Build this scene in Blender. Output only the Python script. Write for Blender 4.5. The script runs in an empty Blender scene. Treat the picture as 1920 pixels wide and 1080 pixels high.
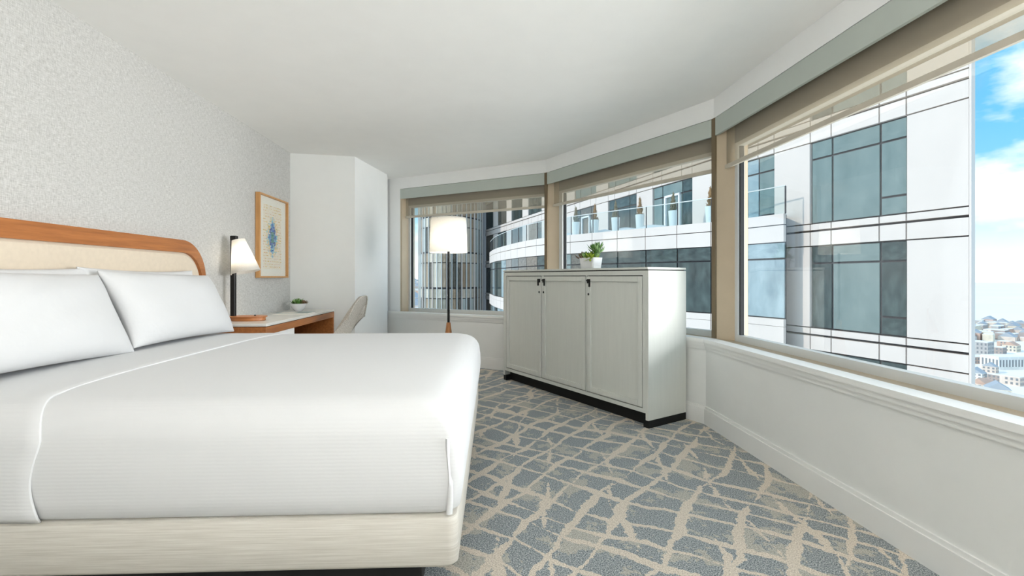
import bpy, math, random
from mathutils import Vector, Matrix
random.seed(7)
S = bpy.context.scene
COL = S.collection
PI = math.pi

# ------------------------------------------------------------------ camera
F, CY, H = 890.0, 520.0, 1.1          # focal length in px (1920 wide), horizon row, eye height
cd = bpy.data.cameras.new('camera'); cam = bpy.data.objects.new('camera', cd); COL.objects.link(cam)
cd.sensor_width = 36; cd.lens = 36 * F / 1920; cd.shift_y = -(540 - CY) / 1920
cd.clip_start = 0.05; cd.clip_end = 20000
cam.location = (0, 0, H); cam.rotation_euler = (PI / 2, 0, 0)
S.camera = cam

# ------------------------------------------------------------------ world, sun, exposure
W = bpy.data.worlds.new('sky'); S.world = W; W.use_nodes = True
nt = W.node_tree; nt.nodes.clear()
def wn(t, **k):
    n = nt.nodes.new(t)
    for a, b in k.items(): setattr(n, a, b)
    return n
tc = wn('ShaderNodeTexCoord'); sp = wn('ShaderNodeSeparateXYZ'); nt.links.new(tc.outputs['Generated'], sp.inputs[0])
rp = wn('ShaderNodeValToRGB'); nt.links.new(sp.outputs['Z'], rp.inputs[0])
e = rp.color_ramp.elements
e[0].position = 0.0; e[0].color = (.82, .89, .95, 1)
e[1].position = 1.0; e[1].color = (.45, .65, .88, 1)
for p, c in ((.015, (.82, .90, .96, 1)), (.07, (.56, .72, .86, 1)), (.14, (.22, .54, .80, 1)), (.26, (.12, .44, .72, 1)), (.5, (.22, .50, .74, 1))):
    q = e.new(p); q.color = c
mp = wn('ShaderNodeMapping'); mp.inputs['Scale'].default_value = (2.6, 2.6, 6.5); mp.inputs['Location'].default_value = (1.35, .1, .42)
nt.links.new(tc.outputs['Generated'], mp.inputs[0])
no = wn('ShaderNodeTexNoise'); no.inputs['Scale'].default_value = 1.0; no.inputs['Detail'].default_value = 8; no.inputs['Roughness'].default_value = .55
nt.links.new(mp.outputs[0], no.inputs['Vector'])
cr = wn('ShaderNodeValToRGB'); nt.links.new(no.outputs[0], cr.inputs[0])
cr.color_ramp.elements[0].position = .52; cr.color_ramp.elements[1].position = .63
mx = wn('ShaderNodeMix', data_type='RGBA'); mx.inputs['B'].default_value = (1.0, 1.0, 1.0, 1)
nt.links.new(cr.outputs[0], mx.inputs['Factor']); nt.links.new(rp.outputs[0], mx.inputs['A'])
bg = wn('ShaderNodeBackground'); bg.inputs['Strength'].default_value = 1.0
nt.links.new(mx.outputs['Result'], bg.inputs[0])
wo = wn('ShaderNodeOutputWorld'); nt.links.new(bg.outputs[0], wo.inputs[0])

sd = bpy.data.lights.new('sun', 'SUN'); sun = bpy.data.objects.new('sun', sd); COL.objects.link(sun)
sd.energy = 1.35; sd.angle = math.radians(3); sd.color = (1, .93, .84)
sun.rotation_euler = Vector((1.0, .12, -.62)).to_track_quat('-Z', 'Y').to_euler()

# added area lamp outside the long window, out of view, boosting the daylight
ad = bpy.data.lights.new('window_fill', 'AREA'); al_ = bpy.data.objects.new('window_fill', ad); COL.objects.link(al_)
ad.shape = 'RECTANGLE'; ad.size = 3.4; ad.size_y = 3.4; ad.energy = 350; ad.color = (1, .985, .985)
al_.location = (5.4, 1.2, .9); al_.rotation_euler = Vector((-1.0, .08, .06)).to_track_quat('-Z', 'Z').to_euler()

vs = S.view_settings
vs.view_transform = 'Standard'; vs.look = 'None'; vs.gamma = 1; vs.use_curve_mapping = False
vs.exposure = 0.6

# ------------------------------------------------------------------ materials
def srgb(r, g, b):
    f = lambda c: (c / 12.92 if c <= .04045 else ((c + .055) / 1.055) ** 2.4)
    return (f(r / 255), f(g / 255), f(b / 255), 1)
class NT:
    def __init__(s, name):
        s.m = bpy.data.materials.new(name); s.m.use_nodes = True
        s.t = s.m.node_tree; s.b = s.t.nodes['Principled BSDF']; s.out = s.t.nodes['Material Output']
    def n(s, t, ins=None, **k):
        x = s.t.nodes.new(t)
        for a, b in k.items(): setattr(x, a, b)
        for a, b in (ins or {}).items(): x.inputs[a].default_value = b
        return x
    def l(s, a, b): s.t.links.new(a, b)
    def math(s, op, a, b=None, clamp=False):
        x = s.n('ShaderNodeMath', operation=op, use_clamp=clamp)
        for i, v in enumerate((a, b)):
            if v is None: continue
            if hasattr(v, 'is_output'): s.l(v, x.inputs[i])
            else: x.inputs[i].default_value = v
        return x.outputs[0]
    def mix(s, f, a, b):
        x = s.n('ShaderNodeMix', data_type='RGBA')
        for nm, v in (('Factor', f), ('A', a), ('B', b)):
            if hasattr(v, 'is_output'): s.l(v, x.inputs[nm])
            else: x.inputs[nm].default_value = v
        return x.outputs['Result']
    def coord(s, scale=(1, 1, 1), out='Object'):
        c = s.n('ShaderNodeTexCoord'); m = s.n('ShaderNodeMapping', {'Scale': scale})
        s.l(c.outputs[out], m.inputs[0]); return m.outputs[0]
    def noise(s, vec, scale, detail=4, rough=.55):
        x = s.n('ShaderNodeTexNoise', {'Scale': scale, 'Detail': detail, 'Roughness': rough}); s.l(vec, x.inputs['Vector']); return x.outputs[0]
    def ramp(s, f, *st):
        x = s.n('ShaderNodeValToRGB'); s.l(f, x.inputs[0]); e = x.color_ramp.elements
        e[0].position, e[0].color = st[0]; e[1].position, e[1].color = st[-1]
        for p, c in st[1:-1]: q = e.new(p); q.color = c
        return x.outputs[0]
    def bump(s, h, strength=.2, dist=.01):
        x = s.n('ShaderNodeBump', {'Strength': strength, 'Distance': dist}); s.l(h, x.inputs['Height']); s.l(x.outputs[0], s.b.inputs['Normal'])
def mat(name, col, rough=.6, metal=0, var=.06, scale=6, bump=0, bscale=200, spec=.4, aniso=(1, 1, 1)):
    k = NT(name); v = k.coord(aniso)
    n = k.noise(v, scale)
    d = tuple(c * (1 - var) for c in col[:3]) + (1,); u = tuple(min(1, c * (1 + var)) for c in col[:3]) + (1,)
    k.l(k.ramp(n, (.3, d), (.7, u)), k.b.inputs['Base Color'])
    k.b.inputs['Roughness'].default_value = rough; k.b.inputs['Metallic'].default_value = metal
    k.b.inputs['Specular IOR Level'].default_value = spec
    if bump: k.bump(k.noise(v, bscale, 2), bump, .002)
    return k.m
def wood(name, a, b, axis):
    k = NT(name); sc = [26, 26, 26]; sc[axis] = 1.6
    v = k.coord(tuple(sc)); n = k.noise(v, 1.6, 6, .65)
    k.l(k.ramp(n, (.3, a), (.7, b)), k.b.inputs['Base Color']); k.b.inputs['Roughness'].default_value = .42
    k.bump(n, .08, .002); return k.m
M = {}
M['paint'] = mat('white_paint', srgb(248, 248, 246), .65, var=.01)
M['paint_wall'] = mat('pale_grey_paint', srgb(235, 236, 233), .7, var=.012)
M['ceil'] = mat('ceiling_paint', srgb(245, 244, 240), .85, var=.01, spec=.2)
M['rear'] = mat('painted_closet_doors', srgb(214, 210, 203), .5, var=.15, aniso=(8, 8, 1))
M['trim'] = mat('satin_trim_paint', srgb(240, 240, 237), .4, var=.01)
M['tan'] = mat('tan_anodised_metal', srgb(190, 174, 150), .45, .25, .04)
M['bronze'] = mat('dark_bronze_metal', srgb(120, 104, 80), .45, .3, .05)
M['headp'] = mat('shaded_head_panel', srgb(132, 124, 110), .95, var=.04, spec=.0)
M['alu'] = mat('pale_aluminium', srgb(214, 216, 214), .4, .2, .02)
M['gasket'] = mat('black_gasket', srgb(28, 30, 30), .7)
M['fascia'] = mat('sage_grey_fascia', srgb(188, 195, 187), .55, var=.015)
M['hem'] = mat('beige_hem_bar', srgb(196, 188, 172), .6)
M['black'] = mat('black_metal', srgb(22, 21, 20), .45, .2)
M['plinth'] = mat('black_plinth', srgb(14, 14, 14), .6)
M['oak'] = wood('honey_oak_y', srgb(150, 90, 46), srgb(190, 122, 66), 1)
M['oakx'] = wood('honey_oak_x', srgb(160, 98, 54), srgb(198, 130, 76), 0)
M['oakz'] = wood('honey_oak_z', srgb(172, 112, 66), srgb(208, 146, 92), 2)
M['frame_oak'] = wood('light_oak_frame', srgb(182, 130, 76), srgb(214, 164, 106), 2)
M['uph'] = mat('beige_linen', srgb(222, 208, 188), .9, var=.03, scale=40, bump=.2, bscale=500, spec=.1)
M['quartz'] = mat('white_quartz', srgb(232, 230, 224), .25, var=.02, scale=10)
M['ceramic'] = mat('white_ceramic', srgb(240, 240, 240), .25, var=.01)
M['shade_white'] = None
M['leaf1'] = mat('yellow_green_leaf', srgb(150, 172, 50), .5, var=.35, scale=30)
M['leaf2'] = mat('fresh_green_leaf', srgb(92, 136, 62), .5, var=.35, scale=30)
M['leaf3'] = mat('pale_jade_leaf', srgb(146, 180, 118), .5, var=.3, scale=30)
M['leaf4'] = mat('bronze_leaf', srgb(120, 92, 70), .5, var=.3, scale=30)
M['soil'] = mat('dark_soil', srgb(40, 34, 26), .95, var=.3, scale=60)
M['cab'] = mat('pale_sage_painted_oak', srgb(214, 216, 209), .5, var=.022, scale=3, aniso=(14, 14, 1.2), bump=.03, bscale=60)
M['cab_gap'] = mat('dark_gap', srgb(30, 30, 28), .8)
M['paper'] = mat('paper', srgb(240, 236, 226), .7, var=.01)
M['cover'] = mat('grey_cover', srgb(160, 172, 168), .5, var=.15, scale=9)
M['grey_leg'] = mat('grey_metal_leg', srgb(120, 120, 116), .5, .4)

def fabric_sheet():
    k = NT('white_bed_linen'); v = k.coord((1, 1, 1))
    w = k.n('ShaderNodeTexWave', {'Scale': 28.0, 'Distortion': 1.5, 'Detail': 2.0, 'Detail Scale': 1.5}, bands_direction='Z'); k.l(v, w.inputs['Vector'])
    w2 = k.n('ShaderNodeTexWave', {'Scale': 28.0, 'Distortion': 1.5, 'Detail': 2.0}, bands_direction='Y'); k.l(v, w2.inputs['Vector'])
    k.b.inputs['Base Color'].default_value = srgb(226, 226, 226); k.b.inputs['Roughness'].default_value = .85; k.b.inputs['Specular IOR Level'].default_value = .15
    k.b.inputs['Sheen Weight'].default_value = .15
    h = k.math('ADD', w.outputs[1], w2.outputs[1]); h = k.math('ADD', h, k.math('MULTIPLY', k.noise(v, 5, 3), 6.0))
    k.bump(h, .045, .004); return k.m
M['linen'] = fabric_sheet()
def pillow_fab():
    k = NT('white_pillowcase'); v = k.coord()
    k.b.inputs['Base Color'].default_value = srgb(222, 222, 222); k.b.inputs['Roughness'].default_value = .85; k.b.inputs['Specular IOR Level'].default_value = .15
    k.bump(k.noise(v, 6, 4), .25, .03); return k.m
M['pillow'] = pillow_fab()
def base_fab():
    k = NT('striped_oatmeal_fabric'); v = k.coord((2.2, 2.2, 110))
    n = k.noise(v, 2.2, 5, .6)
    k.l(k.ramp(n, (.3, srgb(200, 194, 183)), (.52, srgb(214, 209, 199)), (.7, srgb(226, 222, 213))), k.b.inputs['Base Color'])
    k.b.inputs['Roughness'].default_value = .9; k.b.inputs['Specular IOR Level'].default_value = .1
    k.bump(n, .2, .003); return k.m
M['base_fab'] = base_fab()
def chair_fab():
    k = NT('speckled_wool'); v = k.coord(); n = k.noise(v, 160, 3, .7)
    k.l(k.ramp(n, (.35, srgb(176, 168, 156)), (.6, srgb(226, 221, 212))), k.b.inputs['Base Color']); k.b.inputs['Roughness'].default_value = .95
    k.bump(n, .3, .003); return k.m
M['chair'] = chair_fab()
def wallpaper():
    k = NT('woven_grasscloth'); a = k.noise(k.coord((1, 10, 90)), 3.5, 5, .65); b = k.noise(k.coord((1, 90, 10)), 3.5, 5, .65)
    h = k.math('ADD', a, b); h = k.math('MULTIPLY', h, .5)
    k.l(k.ramp(h, (.38, srgb(174, 173, 169)), (.5, srgb(198, 197, 193)), (.62, srgb(217, 216, 213))), k.b.inputs['Base Color'])
    k.b.inputs['Roughness'].default_value = .8; k.b.inputs['Specular IOR Level'].default_value = .2; k.bump(h, .25, .003); return k.m
M['paper_wall'] = wallpaper()
def carpet():
    k = NT('carpet'); c0 = k.n('ShaderNodeTexCoord'); rot = k.n('ShaderNodeMapping'); rot.inputs['Rotation'].default_value = (0, 0, .62)
    k.l(c0.outputs['Object'], rot.inputs[0]); v = rot.outputs[0]
    def warp(src, sc, amt):
        nn = k.n('ShaderNodeTexNoise', {'Scale': sc, 'Detail': 2.0}); k.l(src, nn.inputs['Vector'])
        s_ = k.n('ShaderNodeVectorMath', operation='SUBTRACT'); k.l(nn.outputs['Color'], s_.inputs[0]); s_.inputs[1].default_value = (.5, .5, .5)
        m_ = k.n('ShaderNodeVectorMath', operation='SCALE'); k.l(s_.outputs[0], m_.inputs[0]); m_.inputs['Scale'].default_value = amt
        a_ = k.n('ShaderNodeVectorMath', operation='ADD'); k.l(src, a_.inputs[0]); k.l(m_.outputs[0], a_.inputs[1]); return a_.outputs[0]
    v1 = warp(warp(v, 1.1, .34), 8, .045)
    sx_ = k.n('ShaderNodeSeparateXYZ'); k.l(v1, sx_.inputs[0])
    def lines(w, scale, seed, lo, hi, nsc):
        x = k.n('ShaderNodeTexVoronoi', {'Scale': scale, 'Randomness': .85}, feature='DISTANCE_TO_EDGE', voronoi_dimensions='1D')
        k.l(k.math('ADD', w, seed), x.inputs['W'])
        o_ = k.n('ShaderNodeMapping'); o_.inputs['Location'].default_value = (seed, seed * 2, 0); k.l(v1, o_.inputs[0])
        wd = k.math('MULTIPLY', k.math('SUBTRACT', k.noise(o_.outputs[0], nsc, 3), lo), hi)
        fuzz = k.math('MULTIPLY', k.math('SUBTRACT', k.noise(v, 45, 3), .5), .2)
        return k.math('LESS_THAN', k.math('ADD', x.outputs['Distance'], fuzz), wd)
    l1 = k.math('MAXIMUM', lines(sx_.outputs[0], 5.2, 3.1, .33, .44, 2.2), lines(sx_.outputs[1], 5.8, 11.7, .33, .44, 2.4))
    dg = k.math('ADD', k.math('MULTIPLY', sx_.outputs[0], .8), k.math('MULTIPLY', sx_.outputs[1], .45))
    l2 = lines(dg, 4.0, 23.0, .46, .45, 2.8)
    patch = k.math('GREATER_THAN', k.math('ADD', k.noise(v1, 4.6, 5, .7), k.math('MULTIPLY', k.noise(v, 45, 2), .14)), .615)
    line = k.math('MAXIMUM', l1, l2)
    sp1 = k.noise(v, 190, 2, .8)
    blue = k.ramp(sp1, (.36, srgb(82, 89, 93)), (.5, srgb(142, 149, 151)), (.64, srgb(206, 208, 206)))
    beige = k.ramp(sp1, (.36, srgb(178, 166, 150)), (.6, srgb(233, 223, 208)))
    mid = k.ramp(sp1, (.36, srgb(142, 139, 129)), (.6, srgb(208, 204, 192)))
    col = k.mix(k.math('MULTIPLY', patch, .85), blue, mid)
    col = k.mix(line, col, beige)
    k.l(col, k.b.inputs['Base Color']); k.b.inputs['Roughness'].default_value = .98; k.b.inputs['Specular IOR Level'].default_value = .05
    k.bump(sp1, .5, .006); return k.m
M['carpet'] = carpet()
def thin_glass(name, tint, refl=1.0, extra=0.0):
    k = NT(name); tr = k.n('ShaderNodeBsdfTransparent', {'Color': tint}); gl = k.n('ShaderNodeBsdfGlossy', {'Roughness': .0})
    fr = k.n('ShaderNodeFresnel', {'IOR': 1.45}); ms = k.n('ShaderNodeMixShader')
    f = k.math('ADD', k.math('MULTIPLY', fr.outputs[0], refl), extra, True)
    k.l(f, ms.inputs[0]); k.l(tr.outputs[0], ms.inputs[1]); k.l(gl.outputs[0], ms.inputs[2]); k.l(ms.outputs[0], k.out.inputs[0]); return k.m
M['glass'] = thin_glass('window_glass', (.985, .99, .985, 1), .12)
M['rail_glass'] = thin_glass('balustrade_glass', (.95, .985, .98, 1), .35, .0)
def shade_fab():
    k = NT('translucent_roller_fabric'); v = k.coord((1, 1, 1)); n = k.noise(v, 220, 2)
    col = k.ramp(n, (.3, srgb(196, 189, 175)), (.7, srgb(212, 205, 192)))
    d = k.n('ShaderNodeBsdfDiffuse'); k.l(col, d.inputs[0]); t = k.n('ShaderNodeBsdfTranslucent'); k.l(col, t.inputs[0])
    a = k.n('ShaderNodeMixShader', {0: .10}); k.l(d.outputs[0], a.inputs[1]); k.l(t.outputs[0], a.inputs[2])
    tr = k.n('ShaderNodeBsdfTransparent', {'Color': (.97, .94, .88, 1)}); m_ = k.n('ShaderNodeMixShader', {0: .70})
    k.l(a.outputs[0], m_.inputs[1]); k.l(tr.outputs[0], m_.inputs[2]); k.l(m_.outputs[0], k.out.inputs[0]); return k.m
M['shade'] = shade_fab()
def lampshade():
    k = NT('white_linen_lampshade'); v = k.coord(); n = k.noise(v, 180, 2)
    col = k.ramp(n, (.3, srgb(240, 238, 232)), (.7, srgb(250, 249, 246)))
    d = k.n('ShaderNodeBsdfDiffuse'); k.l(col, d.inputs[0]); t = k.n('ShaderNodeBsdfTranslucent'); k.l(col, t.inputs[0])
    a = k.n('ShaderNodeMixShader', {0: .45}); k.l(d.outputs[0], a.inputs[1]); k.l(t.outputs[0], a.inputs[2]); k.l(a.outputs[0], k.out.inputs[0]); return k.m
M['lshade'] = lampshade()
# outdoors
M['panel'] = mat('white_metal_panel', srgb(222, 211, 204), .45, .0, .02, 1.5)
M['joint'] = mat('dark_joint', srgb(84, 80, 82), .8)
def facade_glass(name, a, b, sc, rough=.06):
    k = NT(name); v = k.coord((1, 1, 1), 'Generated'); n = k.noise(v, sc, 4)
    k.l(k.ramp(n, (.3, a), (.7, b)), k.b.inputs['Base Color']); k.b.inputs['Roughness'].default_value = rough; k.b.inputs['Specular IOR Level'].default_value = .6
    return k.m
M['fg_clear'] = facade_glass('grey_green_facade_glass', srgb(112, 128, 126), srgb(134, 148, 145), 2)
M['fg_dark'] = facade_glass('dark_facade_glass', srgb(40, 52, 52), srgb(78, 92, 90), 3)
M['fg_blue'] = facade_glass('pale_blue_facade_glass', srgb(130, 150, 158), srgb(168, 186, 192), 2)
M['fg_brown'] = facade_glass('smoky_facade_glass', srgb(70, 66, 58), srgb(120, 114, 104), 6)
for nm_, a_, b_ in (('tw_pale', (176, 176, 172), (206, 206, 202)), ('tw_grey', (118, 122, 120), (156, 158, 154)), ('tw_taupe', (124, 114, 104), (164, 154, 144)), ('tw_blue', (150, 172, 184), (188, 204, 212))):
    M[nm_] = facade_glass(nm_, srgb(a_[0] + 26, a_[1] + 14, a_[2]), srgb(b_[0] + 26, b_[1] + 14, b_[2]), 3, .3)
M['snow'] = mat('snow', srgb(246, 247, 250), .9, var=.01)
M['conifer'] = mat('winter_conifer', srgb(128, 120, 98), .9, var=.4, scale=30)
M['conifer2'] = mat('rusty_conifer', srgb(150, 118, 82), .9, var=.4, scale=30)
M['pot'] = mat('white_planter', srgb(246, 246, 246), .5, var=.01)
M['doorf'] = mat('white_door_frame', srgb(240, 240, 240), .5)
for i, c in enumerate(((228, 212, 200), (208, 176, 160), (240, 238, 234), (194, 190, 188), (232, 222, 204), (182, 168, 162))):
    M['city%d' % i] = mat('hazed_masonry_%d' % i, srgb(*c), .9, var=.12, scale=.2)  # masonry tones lightened to put distance haze into the colour
M['roofgrey'] = mat('slate_roof', srgb(178, 184, 192), .8)
M['citywin'] = mat('far_window', srgb(140, 142, 146), .5)

# ------------------------------------------------------------------ mesh helpers
def link(o, parent=None):
    COL.objects.link(o)
    if parent is not None: o.parent = parent
    return o
def mesh(name, V, Fc, m, parent=None, smooth=False):
    me = bpy.data.meshes.new(name); me.from_pydata([tuple(v) for v in V], [], Fc); me.update()
    ms = m if isinstance(m, (list, tuple)) else [m]
    for x in ms: me.materials.append(x)
    if smooth:
        me.polygons.foreach_set('use_smooth', [True] * len(me.polygons))
    return link(bpy.data.objects.new(name, me), parent)
def tag(o, label=None, cat=None, group=None, kind=None):
    if label: o['label'] = label
    if cat: o['category'] = cat
    if group: o['group'] = group
    if kind: o['kind'] = kind
    return o
def thing(name, label, cat, loc=(0, 0, 0), rz=0, group=None):
    o = bpy.data.objects.new(name, None); o.location = loc; o.rotation_euler = (0, 0, rz); o.empty_display_size = .1
    link(o); return tag(o, label, cat, group)
class MB:
    def __init__(s): s.V = []; s.F = []; s.MI = []
    def add(s, V, Fc, mi=0):
        o = len(s.V); s.V += [Vector(v) for v in V]; s.F += [tuple(i + o for i in f) for f in Fc]; s.MI += [mi] * len(Fc); return s
    def box(s, x0, x1, y0, y1, z0, z1, mi=0, bev=0):
        b = min(bev, (x1 - x0) * .45, (y1 - y0) * .45, (z1 - z0) * .45)
        if b <= 0:
            return s.add([(x0, y0, z0), (x1, y0, z0), (x1, y1, z0), (x0, y1, z0), (x0, y0, z1), (x1, y0, z1), (x1, y1, z1), (x0, y1, z1)],
                         [(0, 3, 2, 1), (4, 5, 6, 7), (0, 1, 5, 4), (1, 2, 6, 5), (2, 3, 7, 6), (3, 0, 4, 7)], mi)
        rings = []
        for (z, d) in ((z0, b), (z0 + b, 0), (z1 - b, 0), (z1, b)):
            xa, xb, ya, yb = x0 + d, x1 - d, y0 + d, y1 - d; c = b if d == 0 else b * .6
            rings.append([(xa + c, ya, z), (xb - c, ya, z), (xb, ya + c, z), (xb, yb - c, z), (xb - c, yb, z), (xa + c, yb, z), (xa, yb - c, z), (xa, ya + c, z)])
        return s.loft(rings, mi)
    def loft(s, rings, mi=0, cap=True):
        n = len(rings[0]); V = [p for r in rings for p in r]; Fc = []
        for i in range(len(rings) - 1):
            for j in range(n):
                k = (j + 1) % n; Fc.append((i * n + j, i * n + k, (i + 1) * n + k, (i + 1) * n + j))
        if cap:
            Fc.append(tuple(reversed(range(n)))); Fc.append(tuple((len(rings) - 1) * n + j for j in range(n)))
        return s.add(V, Fc, mi)
    def lathe(s, prof, c=(0, 0), n=24, mi=0, cap=True, sx=1, sy=1):
        return s.loft([[(c[0] + r * sx * math.cos(2 * PI * j / n), c[1] + r * sy * math.sin(2 * PI * j / n), z) for j in range(n)] for r, z in prof], mi, cap)
    def prism(s, poly, z0, z1, mi=0):
        return s.loft([[(x, y, z0) for x, y in poly], [(x, y, z1) for x, y in poly]], mi)
    def tube(s, path, rad, n=8, mi=0):
        rings = []
        for i, p in enumerate(path):
            p = Vector(p); a = Vector(path[max(0, i - 1)]); b = Vector(path[min(len(path) - 1, i + 1)]); t = (b - a).normalized()
            u = t.cross(Vector((0, 0, 1)));
            if u.length < 1e-3: u = Vector((1, 0, 0))
            u.normalize(); w = t.cross(u); r = rad[i] if isinstance(rad, (list, tuple)) else rad
            rings.append([p + u * r * math.cos(2 * PI * j / n) + w * r * math.sin(2 * PI * j / n) for j in range(n)])
        return s.loft(rings, mi)
    def build(s, name, m, parent=None, smooth=False):
        o = mesh(name, s.V, s.F, m, parent, smooth)
        if any(s.MI): o.data.polygons.foreach_set('material_index', s.MI)
        return o
def autosmooth(o, ang=40):
    o.data.polygons.foreach_set('use_smooth', [True] * len(o.data.polygons))
    o.data.set_sharp_from_angle(angle=math.radians(ang)); return o
def struct(o): o['kind'] = 'structure'; return o
CUBES = {}
def cube(name, m, parent, x0, x1, y0, y1, z0, z1):
    """unit box (shared mesh per material) placed by scale: for the many alike facade pieces"""
    if m.name not in CUBES:
        b = MB(); b.box(-.5, .5, -.5, .5, -.5, .5); me = bpy.data.meshes.new('piece_' + m.name); me.from_pydata([tuple(v) for v in b.V], [], b.F); me.materials.append(m); CUBES[m.name] = me
    o = bpy.data.objects.new(name, CUBES[m.name]); o.location = ((x0 + x1) / 2, (y0 + y1) / 2, (z0 + z1) / 2); o.scale = (x1 - x0, y1 - y0, z1 - z0)
    return link(o, parent)

# ------------------------------------------------------------------ room plan (lintel plane polyline, room on its left side)
SR = .075
PL = [Vector((1.5237 + SR * 5.084, -1.5)), Vector((1.5237, 3.584)), Vector((.39, 5.445)), Vector((-1.518, 6.446)), Vector((-2.10, 6.752))]
def off(d):
    """polyline moved d into the room, mitred"""
    out = []
    for i, p in enumerate(PL):
        ns = []
        for a, b in ((i - 1, i), (i, i + 1)):
            if 0 <= a and b < len(PL):
                t = (PL[b] - PL[a]).normalized(); ns.append(Vector((-t.y, t.x)))
        n = sum(ns, Vector((0, 0))); n.normalize(); out.append(p + n * (d / n.dot(ns[0])))
    return out
def strip(mb, i, d0, d1, z0, z1, a=0.0, b=0.0, mi=0):
    """mitred bar along segment i between offsets d0 > d1 (into the room is +); a,b trim the ends in metres"""
    A, B = off(d0), off(d1); t = (PL[i + 1] - PL[i]).normalized()
    pts = [A[i] + t * a, A[i + 1] - t * b, B[i + 1] - t * b, B[i] + t * a]
    pts = [(p.x, p.y) for p in reversed(pts)]
    return mb.prism(pts, z0, z1, mi)
CEIL = 2.45; SILL = .64; LINT = 2.30; HEAD = 2.08
WLX = lambda y: -2.245 - (y - 2.31) * .058         # left wall face
YB = -1.5
# floor, ceiling
o2 = off(-.25)
fl = [(WLX(YB) - .15, YB)] + [(p.x, p.y) for p in o2] + [(-2.75, 6.9), (WLX(5.2) - .15, 5.2)]
struct(MB().prism(fl, -.12, 0).build('floor', M['carpet']))
struct(MB().prism(fl, CEIL, CEIL + .15).build('ceiling', M['ceil']))
# left wall
struct(MB().prism([(WLX(YB) - .15, YB), (WLX(YB), YB), (WLX(5.157), 5.157), (WLX(5.157) - .15, 5.157)], 0, CEIL).build('wall_left', M['paper_wall']))
# grey end wall with the boxed column beside the window
struct(MB().prism([(WLX(5.157) - .15, 5.12), (-2.409, 5.157), (-1.757, 5.309), (-1.757, 5.40), (WLX(5.157) - .15, 5.40)], 0, CEIL).build('wall_back', M['paint_wall']))
struct(MB().prism([(-1.757, 5.31), (-1.64, 6.225), (-1.70, 6.50), (-2.5, 6.80), (-2.5, 5.41), (-1.757, 5.41)], 0, CEIL).build('wall_column', M['paint']))
struct(MB().prism([(WLX(YB) - .15, YB - .15), (2.1, YB - .15), (2.1, YB), (WLX(YB) - .15, YB)], 0, CEIL).build('wall_rear', M['paint']))
# window walls
sides = ['right', 'centre', 'far', 'end']
for i, s in enumerate(sides):
    struct(strip(MB(), i, .07, -.25, 0, .60).build('wall_' + s, M['paint_wall']))
    bb = MB(); strip(bb, i, .086, .07, 0, .115); strip(bb, i, .079, .07, .115, .135)
    struct(bb.build('baseboard_' + s, M['trim']))
    l = MB(); strip(l, i, 0, -.25, LINT, CEIL)
    struct(l.build('wall_lintel_' + s, M['paint']))
    sl = MB(); strip(sl, i, .098, -.005, .612, SILL); strip(sl, i, .088, .07, .585, .612); strip(sl, i, .079, .07, .56, .585)
    struct(sl.build('trim_sill_' + s, M['trim']))
    if i < 3:
        struct(strip(MB(), i, -.005, -.25, .60, SILL - .006).build('trim_stool_' + s, M['tan']))
struct(strip(MB(), 3, 0, -.25, .60, LINT).build('wall_window_end', M['paint']))
# window units
for i in range(3):
    n = i + 1; a = .022 if i else 0; b = .022 if i < 2 else .0
    w = struct(thing('window_%d' % n, None, None))
    L = (PL[i + 1] - PL[i]).length
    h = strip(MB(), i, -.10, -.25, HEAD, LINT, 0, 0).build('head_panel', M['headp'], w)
    fr = MB(); strip(fr, i, -.10, -.15, SILL - .006, .682); strip(fr, i, -.10, -.15, HEAD - .03, HEAD)
    fr.build('frame_rail', M['alu'], w)
    for (x0, x1) in ((.025 if i else .05, .05 if i else .1), (L - (.155 if i < 2 else .065), L - (.115 if i < 2 else .035))):
        strip(MB(), i, -.10, -.15, .682, HEAD - .03, x0, L - x1).build('frame_stile', M['alu'], w)
    if i == 0:
        strip(MB(), i, -.10, -.15, .682, HEAD - .03, 2.3, L - 2.36).build('frame_stile', M['alu'], w)
    gk = MB(); strip(gk, i, -.112, -.14, .682, HEAD - .03, L - (.168 if i < 2 else .072), (.155 if i < 2 else .065)); gk.build('gasket', M['gasket'], w)
    strip(MB(), i, -.128, -.132, .67, HEAD - .01, .03, .05).build('pane', M['glass'], w)
# posts between the windows: bronze edge, tan reveals
def post(name, i):
    p = off(0)[i]; q = off(-.15)[i]; ta = (PL[i] - PL[i - 1]).normalized(); tb = (PL[i + 1] - PL[i]).normalized()
    qa = off(-.15)[i]
    t_ = struct(thing(name, None, None))
    e = .020
    a0 = p - ta * e; b0 = p + tb * e
    na = Vector((-ta.y, ta.x)); nb = Vector((-tb.y, tb.x))
    MB().prism([(v.x, v.y) for v in (b0, a0, a0 - na * .012, p - (na + nb).normalized() * .012, b0 - nb * .012)][::-1], SILL - .006, LINT).build('edge_strip', M['bronze'], t_)
    a1 = p - ta * (e - .002) - na * .0121; b1 = p + tb * (e - .002) - nb * .0121
    a2 = p - ta * .115 - na * .10; b2 = p + tb * .026 - nb * .10
    a3 = p - ta * .115 - na * .20; b3 = p + tb * .026 - nb * .20
    MB().prism([(v.x, v.y) for v in (b1, a1, a2, a3, b3, b2)][::-1], SILL - .006, LINT).build('reveal', M['tan'], t_)
post('trim_1', 1); post('trim_2', 2)
t_ = struct(thing('trim_3', None, None))
tb = (PL[3] - PL[2]).normalized()
strip(MB(), 2, -.002, -.20, SILL - .006, LINT, (PL[3] - PL[2]).length - .03, 0.0).build('reveal', M['tan'], t_)

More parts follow.
